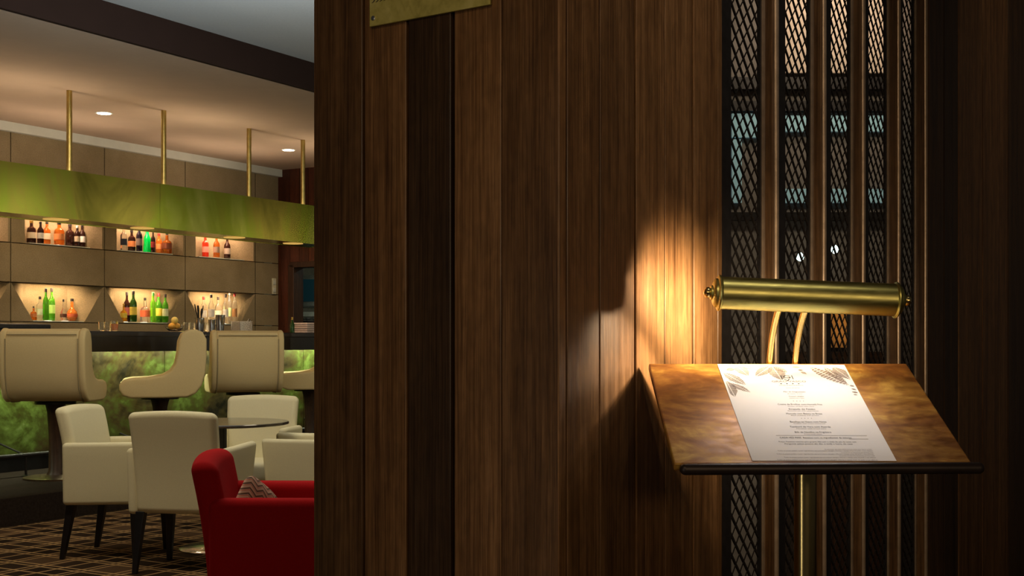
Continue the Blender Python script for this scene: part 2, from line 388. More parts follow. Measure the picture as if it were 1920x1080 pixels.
# ---- pillar of teak boards
ZT = 3.4
b = MB(); b.box(.012, right_t(1352), .012, left_t(594)-.004, 0, ZT, .05)
struct(b.build('trim_4', DARKWOOD, loc=P0, rz=AP))
b = MB(); lx = [1047, 940, 850, 765, 682, 594]; tl = [left_t(x) for x in lx]; tones = [.5, .72, .04, .66, .3]
for i in range(5):
    a0, a1 = tl[i], tl[i+1]; gap = [.0015, .002, .006, .006, .004][i]
    b.cbox(.0 if i % 2 == 0 else .0015, .02, a0 + (0 if i == 0 else gap), a1 - .0005, 0, ZT, .0015, tones[i])
b.cbox(.004, right_t(1352), tl[-1]-.003, tl[-1]+.012, 0, ZT, .002, .3)
struct(b.build('wall_left', WALLWOOD, loc=P0, rz=AP))
b = MB(); rx = [1047, 1062, 1125, 1192, 1247, 1300, 1346, 1356]; tr = [right_t(x) for x in rx]; tones = [.9, .72, .55, .78, .8, .86, .7]
for i in range(7):
    b.cbox(tr[i] + (.0030 if i else .0), tr[i+1] - .0025, -.001 if i == 0 else (0. if i % 2 else .0012), .02, 0, ZT, .0012, tones[i])
struct(b.build('wall_right', WALLWOOD, loc=P0, rz=AP))
# boards beyond the mesh screen
b = MB(); t0 = right_t(1741); xs = [1741, 1770, 1797, 1842, 1890, 1945, 2010, 2090]
for i in range(len(xs)-1):
    b.cbox(right_t(xs[i])+.003, right_t(xs[i+1])-.003, 0, .03, 0, ZT, .003, [.15, .02, .5, .6, .1, .3, .4][i])
struct(b.build('wall_far', WALLWOOD, loc=P0, rz=AP))
# header and sill carrying the screen
struct(MB().box(tr[-1], t0, -.002, .08, 3.0, ZT).box(tr[-1], t0, .0, .08, 0, .12).build('trim_5', DARKWOOD, loc=P0, rz=AP))

# ---- brass mesh screen bays between the pillar and the far boards
def mesh_bay(t0, t1, label, bright):
    rt = thing('mesh_screen_panel', label, 'screen', P0 + UP*t0, AP, 'metal mesh panels of the timber screen')
    W = t1 - t0; fw = .022
    b = MB(); b.cbox(W-fw, W-.004, .004, .036, .12, 3.0, .003, .3); b.build('mullion', WALLWOOD, rt)
    b = MB(); b.tube([(W-.011, .004, .12), (W-.011, .004, 3.0)], .0065, 12); b.build('edge_bead', BEAD, rt)
    b = MB(); b.box(W-fw-.007, W-fw, .022, .036, .12, 3.0); b.build('metal_strip', BEAD, rt)
    m0, m1 = .0, W-fw-.008
    b = MB(); b.box(m0, m0+.085, .024, .034, .12, 3.0).box(m1-.005, m1, .026, .034, .12, 3.0).box(m0+.085, m1-.005, .026, .034, .12, .14).box(m0+.085, m1-.005, .026, .034, 2.98, 3.0)  # wide left stile puts the recess's shade in as a dark strip
    b.build('frame', BLACKMETAL, rt)
    b = MB(); m0 += .082; m1 -= .004; w = .0355; h = .038; z0, z1 = .13, 2.99
    sl = h / w                                   # strands at +-atan(h/w)
    n0 = int((z0 - sl*(m1-m0))/h) - 1; n1 = int((z1 + sl*(m1-m0))/h) + 1
    for sg, wd, dp in ((1, .0030, .0012), (-1, .0050, .0030)):
        for k in range(n0, n1):
            za = k*h; pts = []
            zb = za + sg*sl*(m1-m0); lo, hi = min(za, zb), max(za, zb)
            if hi < z0 or lo > z1: continue
            xa, xb = m0, m1; A, B_ = za, zb
            def clip(x, z):
                if z < z0: return (m0 + (z0-za)/(zb-za)*(m1-m0), z0)
                if z > z1: return (m0 + (z1-za)/(zb-za)*(m1-m0), z1)
                return (x, z)
            (xa, A), (xb, B_) = clip(xa, A), clip(xb, B_)
            if abs(xb-xa) < .004: continue
            d = Vector((xb-xa, B_-A)).normalized(); nx, nz = -d.y*wd/2, d.x*wd/2; y = .029
            b.hexa([(xa-nx,y,A-nz),(xb-nx,y,B_-nz),(xb+nx,y,B_+nz),(xa+nx,y,A+nz),(xa-nx,y+dp,A-nz),(xb-nx,y+dp,B_-nz),(xb+nx,y+dp,B_+nz),(xa+nx,y+dp,A+nz)])
    b.build('mesh', MESHMETAL, rt)
bays = [1356, 1462, 1551, 1624, 1690, 1740]
names = ['expanded metal mesh panel directly beside the lamp-lit teak boards, widest of the screen',
         'mesh panel behind the brass lamp arms, next after the widest panel',
         'mesh panel in the middle of the five, behind the right half of the lamp shade',
         'mesh panel behind the right end of the brass lamp shade',
         'darkest narrow mesh panel at the far right end of the screen']
for i in range(5): mesh_bay(right_t(bays[i]), right_t(bays[i+1]), names[i], 1)

# ---- dim room seen through the mesh
b = MB(); b.box(1.95, 2.05, 5.6, 6.5, 0, 3.4).box(.2, 4.2, 6.5, 6.6, 0, 3.4).box(.2, .3, 3.9, 6.5, 0, 3.4)
struct(b.build('wall_behind_screen', plain('taupe_paint', (.22, .19, .17), .8), rz=0))
struct(MB().box(1.08, 1.94, 6.44, 6.49, 2.5, 2.56).box(1.08, 1.94, 6.44, 6.49, 1.84, 1.88).box(1.08, 1.94, 6.44, 6.49, 2.39, 2.44).build('window_1', BLACKMETAL))
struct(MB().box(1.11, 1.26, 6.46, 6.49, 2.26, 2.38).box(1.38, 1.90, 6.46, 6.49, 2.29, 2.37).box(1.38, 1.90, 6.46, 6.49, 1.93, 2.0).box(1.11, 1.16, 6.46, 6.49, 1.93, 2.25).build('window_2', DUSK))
tag(MB().rbox(.66, .02, .42, .008, (1.60, 6.46, 2.79)).build('roller_blind', plain('beige_blind', (.75, .6, .48), .8)), 'beige roller blind lit in the room behind the mesh screen', 'blind')
spot('blind_lamp', (1.6, 5.9, 3.1), (1.6, 6.45, 2.85), 12, (1, .8, .6), 90, .5)
area('back_room_lamp', (1.6, 4.9, 3.2), (1.6, 6.4, .8), .5, .3, 11, NEUT)
area('back_room_low_fill', (1.1, 5.5, .9), (1.1, 6.5, .4), .3, .3, 2.0, NEUT)  # added fill for the low wall seen through the mesh
for i, (x, z, l) in enumerate([(1560, 482, 'small glowing bulb seen through the second mesh panel'), (1625, 468, 'small glowing bulb seen through the third mesh panel')]):
    p = at(x - 60, 6.3, EYE + (HY - z) * 6.3 / F)
    rt = thing('wall_bulb', l, 'light', p, 0, 'bulbs in the room behind the screen')
    MB().lathe([(.004, -.02), (.016, -.012), (.02, 0), (.014, .014), (.006, .022)], 12).build('bulb', emis('cool_bulb', (.7, 1, .95), 3), rt)
    MB().tube([(0, 0, .02), (0, .06, .03), (0, .2, .03)], .005, 8).build('bracket', BLACKMETAL, rt)

rt = thing('amber_glow', 'amber glow low in the room behind the middle mesh panel, given a lantern form', 'lantern', at(1578, 6.15, EYE - .03), 0)  # lantern form added for an amber glint; its glow is emissive colour
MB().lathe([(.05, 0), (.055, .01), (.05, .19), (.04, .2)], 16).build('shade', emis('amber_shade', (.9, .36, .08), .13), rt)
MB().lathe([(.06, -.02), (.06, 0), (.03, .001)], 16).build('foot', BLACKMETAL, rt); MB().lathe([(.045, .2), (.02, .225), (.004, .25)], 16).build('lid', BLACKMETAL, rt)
tag(MB().box(-.25, .25, -.15, .15, 0, EYE-.05).build('side_cabinet', DARKWOOD, loc=at(1578, 6.15)), 'dark side cabinet under the amber glow behind the mesh screen', 'cabinet')
# ---- plaque on the left face of the pillar
rt = thing('brass_plaque', 'aged brass name plaque screwed high on the dark teak boards', 'plaque', P0 + VP*left_t(809) + Vector((0, 0, 1.750)), AP)
y0 = left_t(922) - left_t(809); y1 = left_t(697) - left_t(809)
PLQ = patina('plaque_brass', [(.3, (.3, .26, .06)), (.5, (.5, .44, .12)), (.7, (.62, .55, .2))], .5, 12, (1, 1, 1), .4, .05)
b = MB(); b.box(-.006, -.0005, y0, y1, 0, .16); b.build('plate', PLQ, rt, bev=.001)
for yy in (y0+.009, y1-.009):
    for zz in (.013, .147):
        b = MB(); b.X = Matrix.Translation((-.006, yy, zz)) @ Matrix.Rotation(R(-90), 4, 'Y'); b.lathe([(.0045, 0), (.004, .0015), (.002, .0024), (.0002, .0026)], 14); b.build('screw', STEEL, rt)
def text_mesh(b, body, size, X, width=None, extrude=0, align='CENTER', shear=0):
    c = bpy.data.curves.new('t', 'FONT'); c.body = body; c.size = size; c.align_x = align; c.extrude = extrude; c.resolution_u = 3; c.shear = shear
    o = bpy.data.objects.new('t', c); COL.objects.link(o); bpy.context.view_layer.update()
    me = bpy.data.meshes.new_from_object(o.evaluated_get(bpy.context.evaluated_depsgraph_get()))
    vs = [v.co.copy() for v in me.vertices]; fs = [tuple(p.vertices) for p in me.polygons]
    if vs and width:
        xs_ = [v.x for v in vs]; k = width / max(1e-6, max(xs_) - min(xs_)); vs = [Vector((v.x*k, v.y, v.z)) for v in vs]
    old = b.X; b.X = old @ X; b.add([tuple(v) for v in vs], fs); b.X = old
    bpy.data.objects.remove(o); bpy.data.curves.remove(c); bpy.data.meshes.remove(me)
# script lettering whose lower strokes reach into view at the top edge
LX_ = Matrix(((0,0,-1,-.0066),(-1,0,0,0),(0,1,0,0),(0,0,0,1)))
def stroke(pts, r_): b = MB(); b.X = LX_; b.tube(pts, r_, 6); b.build('letter_stroke', INK, rt)
for k in range(5):
    x = -y1 + .013 + k*.0085
    stroke([(x+.009, .066, 0), (x+.004, .049, 0), (x-.003, .040, 0), (x-.007, .0385, 0)], [.0012, .001, .0007, .0003])
stroke([(-y1+.01, .05, 0), (-y1+.03, .0555, 0), (-y1+.06, .056, 0), (-y1+.075, .062, 0)], [.0004, .001, .001, .0004])
stroke([(-y0-.012, .056, 0), (-y0-.006, .049, 0), (-y0-.002, .055, 0), (-y0-.007, .06, 0)], .0008)

# ================================================================== THE LECTERN WITH ITS LAMP
TH = R(27.3); Y1 = 1.846; ZF = EYE - .1755; BX0, BX1 = .2275, .662; CX = .4458; LYAW = R(2.5)
lec = thing('menu_lectern', 'patinated brass menu lectern with dark front lip on a slim brass post', 'lectern', (CX, 2.0, 0), LYAW)
BM = Matrix.Translation((0, Y1-2.0, ZF)) @ Matrix.Rotation(TH, 4, 'X')     # board frame: x across, y up the slope
b = MB(); b.X = BM; wb = .432/2
b.hexa([(-wb-.004, 0, -.012), (wb-.002, 0, -.012), (wb-.002, .303, -.012), (-wb+.0, .303, -.012), (-wb-.004, 0, 0), (wb-.002, 0, 0), (wb-.002, .303, 0), (-wb+.0, .303, 0)])
b.build('board', BOARD, lec, bev=.002)
b = MB(); b.X = Matrix.Translation((.008, Y1-2.0-.006, ZF-.0075)); b.rbox(.442, .02, .0165, .008, seg=5, cuts=1); b.build('lip', LIP, lec)
px = at(1510, 2.0).x - CX
b = MB(); b.lathe([(.0175, .02), (.0175, 1.085)], 28, (px, 0, 0)); b.build('post', ARMBRASS, lec)
b = MB(); b.lathe([(.17, 0), (.17, .008), (.16, .014), (.04, .02), (.022, .03), (.0175, .06)], 40, (px, 0, 0)); b.build('base', ARMBRASS, lec)
b = MB(); b.X = BM; b.box(px-.06, px+.06, .1, .22, -.018, -.0125); b.build('mounting_plate', BLACKMETAL, lec)
# picture light fixed behind the back edge
lamp = thing('brass_reading_lamp', 'brass cylinder reading lamp on two curved arms behind the lectern', 'lamp', (.0, 0, 0))
LY = 2.035; lc = at(1514, LY); lz = EYE + (HY-556)*LY/F; LT = R(2.35)
by = Y1 + .303*math.cos(TH) + .012; bz = ZF + .303*math.sin(TH)
for xb, xt in ((1441, 1466), (1489, 1517)):
    x_ = at(xb, by).x; pts = []
    for k in range(13):
        f = k/12; a = f*R(62)
        pts.append((x_ + f*.002, by - .115*(1-math.cos(a))/(1-math.cos(R(62)))*.85, bz - .04 + (lz - bz + .035)*math.sin(a)/math.sin(R(62))))
    MB().tube(pts, .0053, 14).build('arm', ARMBRASS, lamp)
LM = Matrix.Translation((lc.x, LY, lz)) @ Matrix.Rotation(LT, 4, 'Y')
LL = .139; LR = .0262
b = MB(); b.X = LM                        # shade: tube wall open underneath and towards the back
n = 40; a0, a1 = R(-62), R(232); outer = []; vs = []; fs = []
# angle measured so that 0 = towards +Y (back), 90 = up, 180 = towards the viewer, 270 = down
a0, a1 = R(8), R(262)
for i in range(n+1):
    a = a0 + (a1-a0)*i/n
    for rr in (LR, LR-.0013):
        for xx in (-LL, LL): vs.append((xx, rr*math.cos(a), rr*math.sin(a)))
for i in range(n):
    k = 4*i
    fs += [(k, k+1, k+5, k+4), (k+2, k+6, k+7, k+3), (k, k+4, k+6, k+2), (k+1, k+3, k+7, k+5)]
fs += [(0, 2, 3, 1), (4*n, 4*n+1, 4*n+3, 4*n+2)]
b.add(vs, fs); b.build('shade', BRASS, lamp)
for sg in (-1, 1):
    b = MB(); b.X = LM @ Matrix.Translation((sg*LL, 0, 0)) @ Matrix.Rotation(R(90)*sg, 4, 'Y')
    b.lathe([(.0255, -.002), (.0287, .0), (.0293, .0015), (.0282, .0035), (.0255, .0048), (.0235, .0052), (.0225, .0085), (.0195, .0108), (.0150, .0122), (.0120, .0126), (.0112, .0150), (.009, .016)], 36)
    e = b.build('end_cap', BRASS, lamp)
    b = MB(); b.X = LM @ Matrix.Translation((sg*(LL+.015), 0, 0)) @ Matrix.Rotation(R(90)*sg, 4, 'Y')
    b.lathe([(.0095, -.002), (.0075, .001), (.0088, .004), (.0082, .0075), (.005, .0105), (.0005, .0115)], 20); b.build('finial', ARMBRASS, e)
b = MB(); b.X = LM @ Matrix.Translation((0, -.004, .007)) @ Matrix.Rotation(R(90), 4, 'Y'); b.lathe([(.002, -.12), (.008, -.115), (.008, .115), (.002, .12)], 16, (0, 0, 0)); b.build('bulb', BULB, lamp)
la = area('reading_lamp_light', (lc.x, LY+.016, lz-.007), (lc.x, LY-.22, lz-.16), .235, .010, .68, (1, .96, .94))
la2 = area('reading_lamp_back_light', (lc.x, LY+.012, lz), (lc.x, LY+.2, lz+.05), .235, .008, 2.6, (1, .76, .48))
for xo in (-.03, .03, .09):             # the same tube's light leaving sideways under the end cap
    p_ = LM @ Vector((xo, .008, -.0145)); q_ = LM @ Vector((xo-1., .50, -.16))
    area('reading_lamp_side_light', p_, q_, .02, .014, .85, (1, .76, .48), 76)
for l in (la, la2): l.rotation_euler = (Matrix.Rotation(LT, 3, 'Y') @ l.rotation_euler.to_matrix()).to_euler()

# ---- the printed menu
pap = thing('paper_menu', 'white printed menu sheet with grey leaf border lying on the lectern', 'menu', (CX, 2.0, 0), LYAW)
PM = Matrix.Translation((0, Y1-2.0, ZF)) @ Matrix.Rotation(TH, 4, 'X') @ Matrix.Translation((-.1027, .299, .0006)) @ Matrix.Rotation(R(-.6), 4, 'Z')
b = MB(); b.X = PM; b.box(0, .2105, -.293, 0, -.0004, .0002); b.build('sheet', PAPER, pap)
PMi = (Matrix.Translation((CX, 2.0, 0)) @ Matrix.Rotation(LYAW, 4, 'Z') @ PM).inverted()
def uv(x, y):      # pixel of the sheet -> position on the sheet
    r = Vector(((x-960)/F, 1, -(y-HY)/F)); o = Vector((0, 0, EYE))
    p0 = PMi @ o; p1 = PMi @ (o + r); d = p1 - p0; k = -p0.z/d.z; q = p0 + d*k; return q.x, q.y
b = MB(); b.X = PM
def leaf(p, q, wid, lobes=0):
    a = Vector(uv(*p)); c = Vector(uv(*q)); d = c - a; L_ = d.length; d.normalize(); nrm = Vector((-d.y, d.x)); w_ = wid*L_
    def cl(pt): return (min(.2075, max(.003, pt.x)), min(-.0025, max(-.29, pt.y)), .0004)
    for sg in (-1, 1):                     # two halves leave a pale midrib
        mid = []; out = []; N_ = 14
        for i in range(N_+1):
            f = i/N_; wd = w_*(math.sin(math.pi*min(1, f*1.0))**.75)*(1.1 - .35*f)
            if lobes: wd *= 1 - .18*abs(math.sin(f*math.pi*lobes))
            m_ = a + d*(L_*f) + nrm*sg*L_*.012; o_ = a + d*(L_*f) + nrm*sg*max(wd, L_*.012)
            mid.append(cl(m_)); out.append(cl(o_))
        vs = mid + out; n_ = len(mid)
        for i in range(0, n_-1):              # printed segments with pale veins between them
            A_, B_, C_, D_ = (Vector(vs[j]) for j in (i, i+1, n_+i+1, n_+i)); g0, g1 = ((.0, 1.) if L_ < .012 else (.1, .88))
            b.add([tuple(A_.lerp(B_, g0)), tuple(A_.lerp(B_, g1)), tuple(D_.lerp(C_, g1)), tuple(D_.lerp(C_, g0))], [(0, 1, 2, 3)])
for p, q, wd, lo in [((1355,683.5),(1376,685.5),.14,0),((1378,691),(1361,695),.3,0),((1381,686),(1403,705),.35,3),((1390,684),(1414,694),.3,0),
    ((1357,699),(1398,722),.24,4),((1362,715),(1378,744),.24,3),((1370,719),(1407,736),.2,4),((1445,687),(1417,706),.26,5),((1448,687),(1466,713),.34,7),
    ((1450,687),(1476,699),.3,0),((1484,688.5),(1502,689),.2,0),((1496,694),(1506,694.5),.3,0),((1501,697),(1513,702),.3,2),
    ((1519,689),(1592,723),.17,7),((1545,689),(1590,722),.14,5),((1562,689),(1595,712),.3,3),
    ((1593,723),(1603,725),.3,0),((1596,729),(1607,732),.25,0),((1597,735),(1610,737),.3,2),((1600,740),(1608,741),.3,0)]: leaf(p, q, wd, lo)
b.build('leaf_print', LEAFINK, pap)
b = MB(); b.X = PM; b2 = MB(); b2.X = PM
def line(body, y, xl, xr, size, soft=False):
    u0, v = uv(xl, y); u1, _ = uv(xr, y)
    text_mesh(b2 if soft else b, body, size, Matrix.Translation(((u0+u1)/2, v - size*.33, .0005)), width=abs(u1-u0))
line('|G|', 707, 1464, 1486, .014); line('V', 713, 1470, 1482, .011)
b.build('logo_print', INK, pap); b = MB(); b.X = PM
line('GRAO VASCO', 715.5, 1447, 1511, .0075, True)
line('\u2022  \u2022  \u2022  \u2022', 720, 1463, 1499, .012); line('HOTEL & RESTAURANTE', 723, 1461, 1506, .0038, True)
line('www.ementa', 727.5, 1473, 1499, .0032, True)
for body, y, xl, xr, sub in [('P\u00e3o de Degusta\u00e7\u00e3o', 735, 1469, 1510, 1), ('Pratos frios', 738.8, 1477, 1504, 2), ('Couvert simples', 743.5, 1479, 1507, 1), ('Azeitonas e p\u00e3o', 747, 1480, 1508, 2),
    ('\u2022   \u2022   \u2022   \u2022', 752.5, 1487, 1507, 0), ('Creme de Ervilhas com Hortel\u00e3 Fina', 758.5, 1458, 1541, 0), ('Cream of peas with mint', 762.3, 1477, 1526, 2),
    ('Empada de Fais\u00e3o', 767.5, 1479, 1528, 0), ('Pheasant pie with salad leaves', 770.8, 1477, 1534, 2), ('Morcela com Batata na Brasa', 776, 1474, 1541, 0), ('Black pudding with potato', 779.3, 1483, 1535, 2),
    ('\u2022   \u2022   \u2022   \u2022', 784.8, 1502, 1522, 0), ('Bacalhau ao Vasco com Natas', 791.2, 1481, 1549, 0), ('Codfish with cream and bread', 794.7, 1488, 1547, 2),
    ('Tamboril de Vera com A\u00e7orda', 800.6, 1481, 1557, 0), ('Monkfish with bread stew', 804.2, 1493, 1549, 2), ('Bife de Novilho na Frigideira', 810.7, 1490, 1558, 0), ('Fried beef steak', 814.3, 1508, 1541, 2),
    ('CADA VEZ MAIS  Receitas com os ingredientes da estacao', 821, 1462, 1596, 0), ('Pre\u00e7o: Fazemos reservas para grupos, fale com o chefe de sala da nossa casa', 828.6, 1460, 1605, 1),
    ('Pergunte pelos pratos do dia, a toda a hora, da casa', 832.6, 1471, 1598, 1)]:
    line(body, y, xl, xr, {0: .0062, 1: .005, 2: .0036}[sub], sub == 2)
for y, xl, xr in [(843, 1546, 1634), (845.5, 1458, 1636), (849, 1577, 1637), (851.5, 1456, 1638), (855, 1574, 1640), (858, 1470, 1642), (862.5, 1457, 1645), (865, 1636, 1646)]:
    line('Todos os pratos podem conter ingredientes que provoquem alergias; informe a equipa antes de pedir a sua refeicao' if xr-xl > 120 else 'Se precisar de mais informacoes peca por favor a lista', y, xl, xr, .0034, True)
for y, xl, xr in [(817, 1455, 1625), (823.5, 1592, 1628)]:
    (u0, v), (u1, _) = uv(xl, y), uv(xr, y); b2.box(u0, u1, v, v+.0003, .0003, .0005)
b.build('printed_text', INK, pap); b2.build('fine_print', SOFTINK, pap)

# ================================================================== THE BAR
bar = thing('bar_counter', 'long dark bar counter with lit verdigris brass front panels', 'bar', bar_pt(0, 0, PF), AB)
HC = 1.315 - PF; s0 = -3.0; s1 = s_end + .0
MB().box(s0, s1, .3, 1.0, HC-.045, HC).build('worktop', COUNTER, bar, bev=.006)
MB().box(s0, s1, .31, .36, HC-.17, HC-.045).build('fascia', BLACKWOOD, bar)
MB().box(s0, s1, .75, 1.0, .0, HC-.046).build('carcass', BLACKWOOD, bar)
seams = [bar_s(x, .68) for x in (-330, -130, 120, 309, 452, 569, 690)]
for i in range(len(seams)-1):
    a, c = seams[i], min(seams[i+1], s1)
    if a >= s1: break
    MB().box(a+.004, c-.004, .68, .74, .11, HC-.05).build('front_panel', PANEL, bar, bev=.004)
MB().box(s0, s1, .72, .75, 0, .11).build('plinth', BLACKWOOD, bar)
b = MB(); b.tube([(s0, .36, .16), (s1, .36, .16)], .018, 12)
b.build('foot_rail', BLACKMETAL, bar)
for k in range(9):
    x = bar_s(42, .4) + (k-2)*1.25
    if s0 < x < s1: MB().tube([(x, .36, .15), (x, .36, .012), (x, .36, 0)], [.01, .01, .03], 10).tube([(x, .37, .16), (x, .68, .24)], .008, 8).build('rail_bracket', BLACKMETAL, bar)
for k in range(12):      # LED strips under the counter overhang
    x = s0 + .4 + k*.8
    if x < s1: 
        l = area('counter_led', bar_pt(x, .48, PF+HC-.055), bar_pt(x, .68, PF+.3), .5, .03, 8.5, (.92, 1, .68))
        l.rotation_euler = (R(30), 0, AB)

# brass canopy hung from the ceiling
can = thing('brass_canopy', 'long greenish brass canopy hung from the ceiling on brass rods', 'canopy', bar_pt(0, 0, 0), AB)
CB, CT = 2.205, 2.59; cq0, cq1 = .3, .66; cs1 = bar_s(591, .3)
seam = [-3.2, bar_s(-60, .3), bar_s(300, .3), bar_s(579, .3), cs1+.35]
for i in range(len(seam)-1):
    MB().box(seam[i]+.0015, seam[i+1]-.0015, cq0, cq0+.012, CB, CT).build('front_sheet', CANOPY, can)
MB().box(-3.2, cs1+.35, cq1-.012, cq1, CB, CT).build('back_sheet', CANOPY, can)
MB().box(-3.2, cs1+.35, cq0+.0125, cq1-.0125, CB+.004, CB+.012).build('soffit', CANOPY, can)
MB().box(cs1+.34, cs1+.352, cq0, cq1, CB, CT).build('end_sheet', CANOPY, can)
for x in (-60, 130, 307, 467, 568):
    s_ = bar_s(x, .48); MB().tube([(s_, .48, CB+.02), (s_, .48, CEIL)], .023, 16).build('rod', RODBRASS, can)
for x in (-60, 100, 262, 435, 545):
    s_ = bar_s(x, .48); MB().lathe([(.1, .0), (.1, .0035), (.05, .0036)], 24, (s_, .45, CB)).build('soffit_glow', GOLDGLOW, can)  # emissive gold discs paint the glow patches on the soffit
    spot('canopy_spot', bar_pt(s_, .48, CB-.02), bar_pt(s_, .62, 0), 5, WARM, 120, .8)
# ceiling downlights
for i, (x, y, l) in enumerate([(195, 212, 'round recessed downlight in the bar ceiling between the first two rods'), (541, 281, 'round recessed downlight in the bar ceiling near the far rod'),
                               (-250, 130, 'recessed downlight above the near end of the bar')]):
    d = (CEIL-EYE)*F/(HY-y); p = at(x, d, CEIL)
    rt = thing('downlight', l, 'light', p, 0, 'recessed ceiling downlights')
    MB().lathe([(.078, -.003), (.078, -.0005), (.06, -.0004)], 24).build('trim_ring', COVE, rt)
    MB().lathe([(.06, -.006), (.058, -.0035), (.02, -.0034)], 24).build('lens', LAMPDISC, rt)
    spot('downlight_lamp', p + Vector((0, 0, -.03)), p + Vector((0, 0, -2)), 70, WARM, 140, .7, .05)
# light rising from the back bar that washes the low ceiling
for x, q in ((-.6, 1.3), (1.4, 1.3), (3.4, 1.3)):
    area('back_bar_uplight', bar_pt(x, q+.1, 2.62), bar_pt(x, q+.3, 3.3), 1.4, .2, 4.2, (1, .72, .5), 160)
for x in (-1.6, .2, 2., 3.8):
    l = area('canopy_uplight', bar_pt(x, .48, CT+.02), bar_pt(x, .45, 3.3), 1.2, .12, 4.6, (1, .74, .5), 170); l.rotation_euler = (R(180), 0, AB)

# ================================================================== SEATING
def arm_chair(label, loc, phi, fabric=CREAM, group='cream armchairs around the round table', name='armchair', red=False):
    # origin: middle of the back edge on the floor, facing +Y
    c = thing(name, label, 'chair', loc, -phi, group)
    W = .50 if not red else .66; zb = .315 if not red else .14; ah = .665 if not red else .655; top = .865 if not red else .80; D = .52 if not red else .72
    bt = .085 if not red else .10
    H = top - zb
    def bf(x, y, z):
        f = (z + H/2)/H
        y2 = y - .075*f*f + .02 + (.02 if red else .012)*(1-(2*x/W)**2) * -1
        x2 = x*(.93 + .07*f) if not red else x*(.95+.05*f)
        z2 = z - .014*(2*x/W)**2*max(0, f)**2
        return (x2, y2, z2)
    MB().rbox(W-.012, bt, H, .035 if not red else .045, (0, bt/2+.03, zb+H/2), 5, 6, bf).build('backrest', fabric, c)
    sh = .13
    MB().rbox(W-.10 if not red else W-.2, D-.12, sh, .035, (0, .1+(D-.12)/2, zb+.065), 4, 2).build('seat', fabric, c)
    if red: MB().rbox(W-.21, D-.16, .14, .04, (0, .14+(D-.16)/2, zb+.2), 4, 2).build('seat_cushion', fabric, c)
    at_ = .055 if not red else .105; AH = ah - zb
    for sg in (-1, 1):
        def af(x, y, z, sg=sg):
            f = (z + AH/2)/AH; g_ = (y + D/2)/D
            return (x + sg*(.012*f) - sg*.02*g_*(0 if red else 1)*(1-f), y - .03*(1-f)*(g_)*(0 if red else 1.), z + (.012*(g_-.5) if not red else -.012*g_))
        MB().rbox(at_, D-.03, AH, .024 if not red else .035, (sg*(W/2-.010 if not red else W/2-.045), D/2+.03, zb+AH/2), 4, 4, af).build('arm', fabric, c)
    LG = BLACKWOOD
    for sx in (-1, 1):
        for sy in (0, 1):
            x0 = sx*(W/2-.05); y0 = .075 if sy == 0 else D-.07
            x1 = x0 + sx*.012; y1 = y0 - .055 if sy == 0 else y0+.005; a = .024; e = .013; zt = zb+.01
            MB().hexa([(x1-e,y1-e,0),(x1+e,y1-e,0),(x1+e,y1+e,0),(x1-e,y1+e,0),(x0-a,y0-a,zt),(x0+a,y0-a,zt),(x0+a,y0+a,zt),(x0-a,y0+a,zt)]).build('leg', LG, c, bev=.003)
    return c
ch1 = arm_chair('cream upholstered armchair seen from behind, nearest of the cream chairs', at(321, 6.72), R(9))
copy_tree(ch1, Vector((-2.53, 7.44, 0)), -R(98), 'cream armchair at the left of the round table, turned side-on')
copy_tree(ch1, Vector((-1.70, 8.78, 0)), -R(183), 'cream armchair facing the camera behind the round table')
copy_tree(ch1, Vector((-.91, 7.62, 0)), R(91), 'cream armchair right of the round table, half hidden by the teak pillar')
redc = arm_chair('red felt armchair with low back standing beside the teak pillar', Vector((-1.19, 4.98, 0)), R(83), RED, None, 'red_armchair', True)

# cushion on the red chair
cu = MB()
def cf(x, y, z):
    k = (1-(x/.15)**2)*(1-(z/.15)**2); return (x*(1-.08*abs(z/.15)), y*(.25+.75*max(0, k)), z*(1-.08*abs(x/.15)))
cu.rbox(.29, .11, .29, .05, (0, 0, 0), 4, 6, cf)
co = cu.build('cushion', CUSHION); co.location = (-.985, 4.94, .54); co.rotation_euler = (R(-8), R(38), R(58)); tag(co, 'small pink and brown patterned cushion on the red armchair', 'cushion')

# round table
rt = thing('round_table', 'round dark pedestal table between the cream armchairs', 'table', at(417, 7.6))
MB().lathe([(.375, .735), (.39, .74), (.39, .75), (.386, .754)], 64).build('table_top', TABLETOP, rt)
MB().lathe([(.026, .02), (.026, .735)], 20).build('pedestal', BLACKWOOD, rt)
MB().lathe([(.25, 0), (.25, .008), (.24, .014), (.05, .022), (.03, .04)], 48).build('base', STEEL, rt)

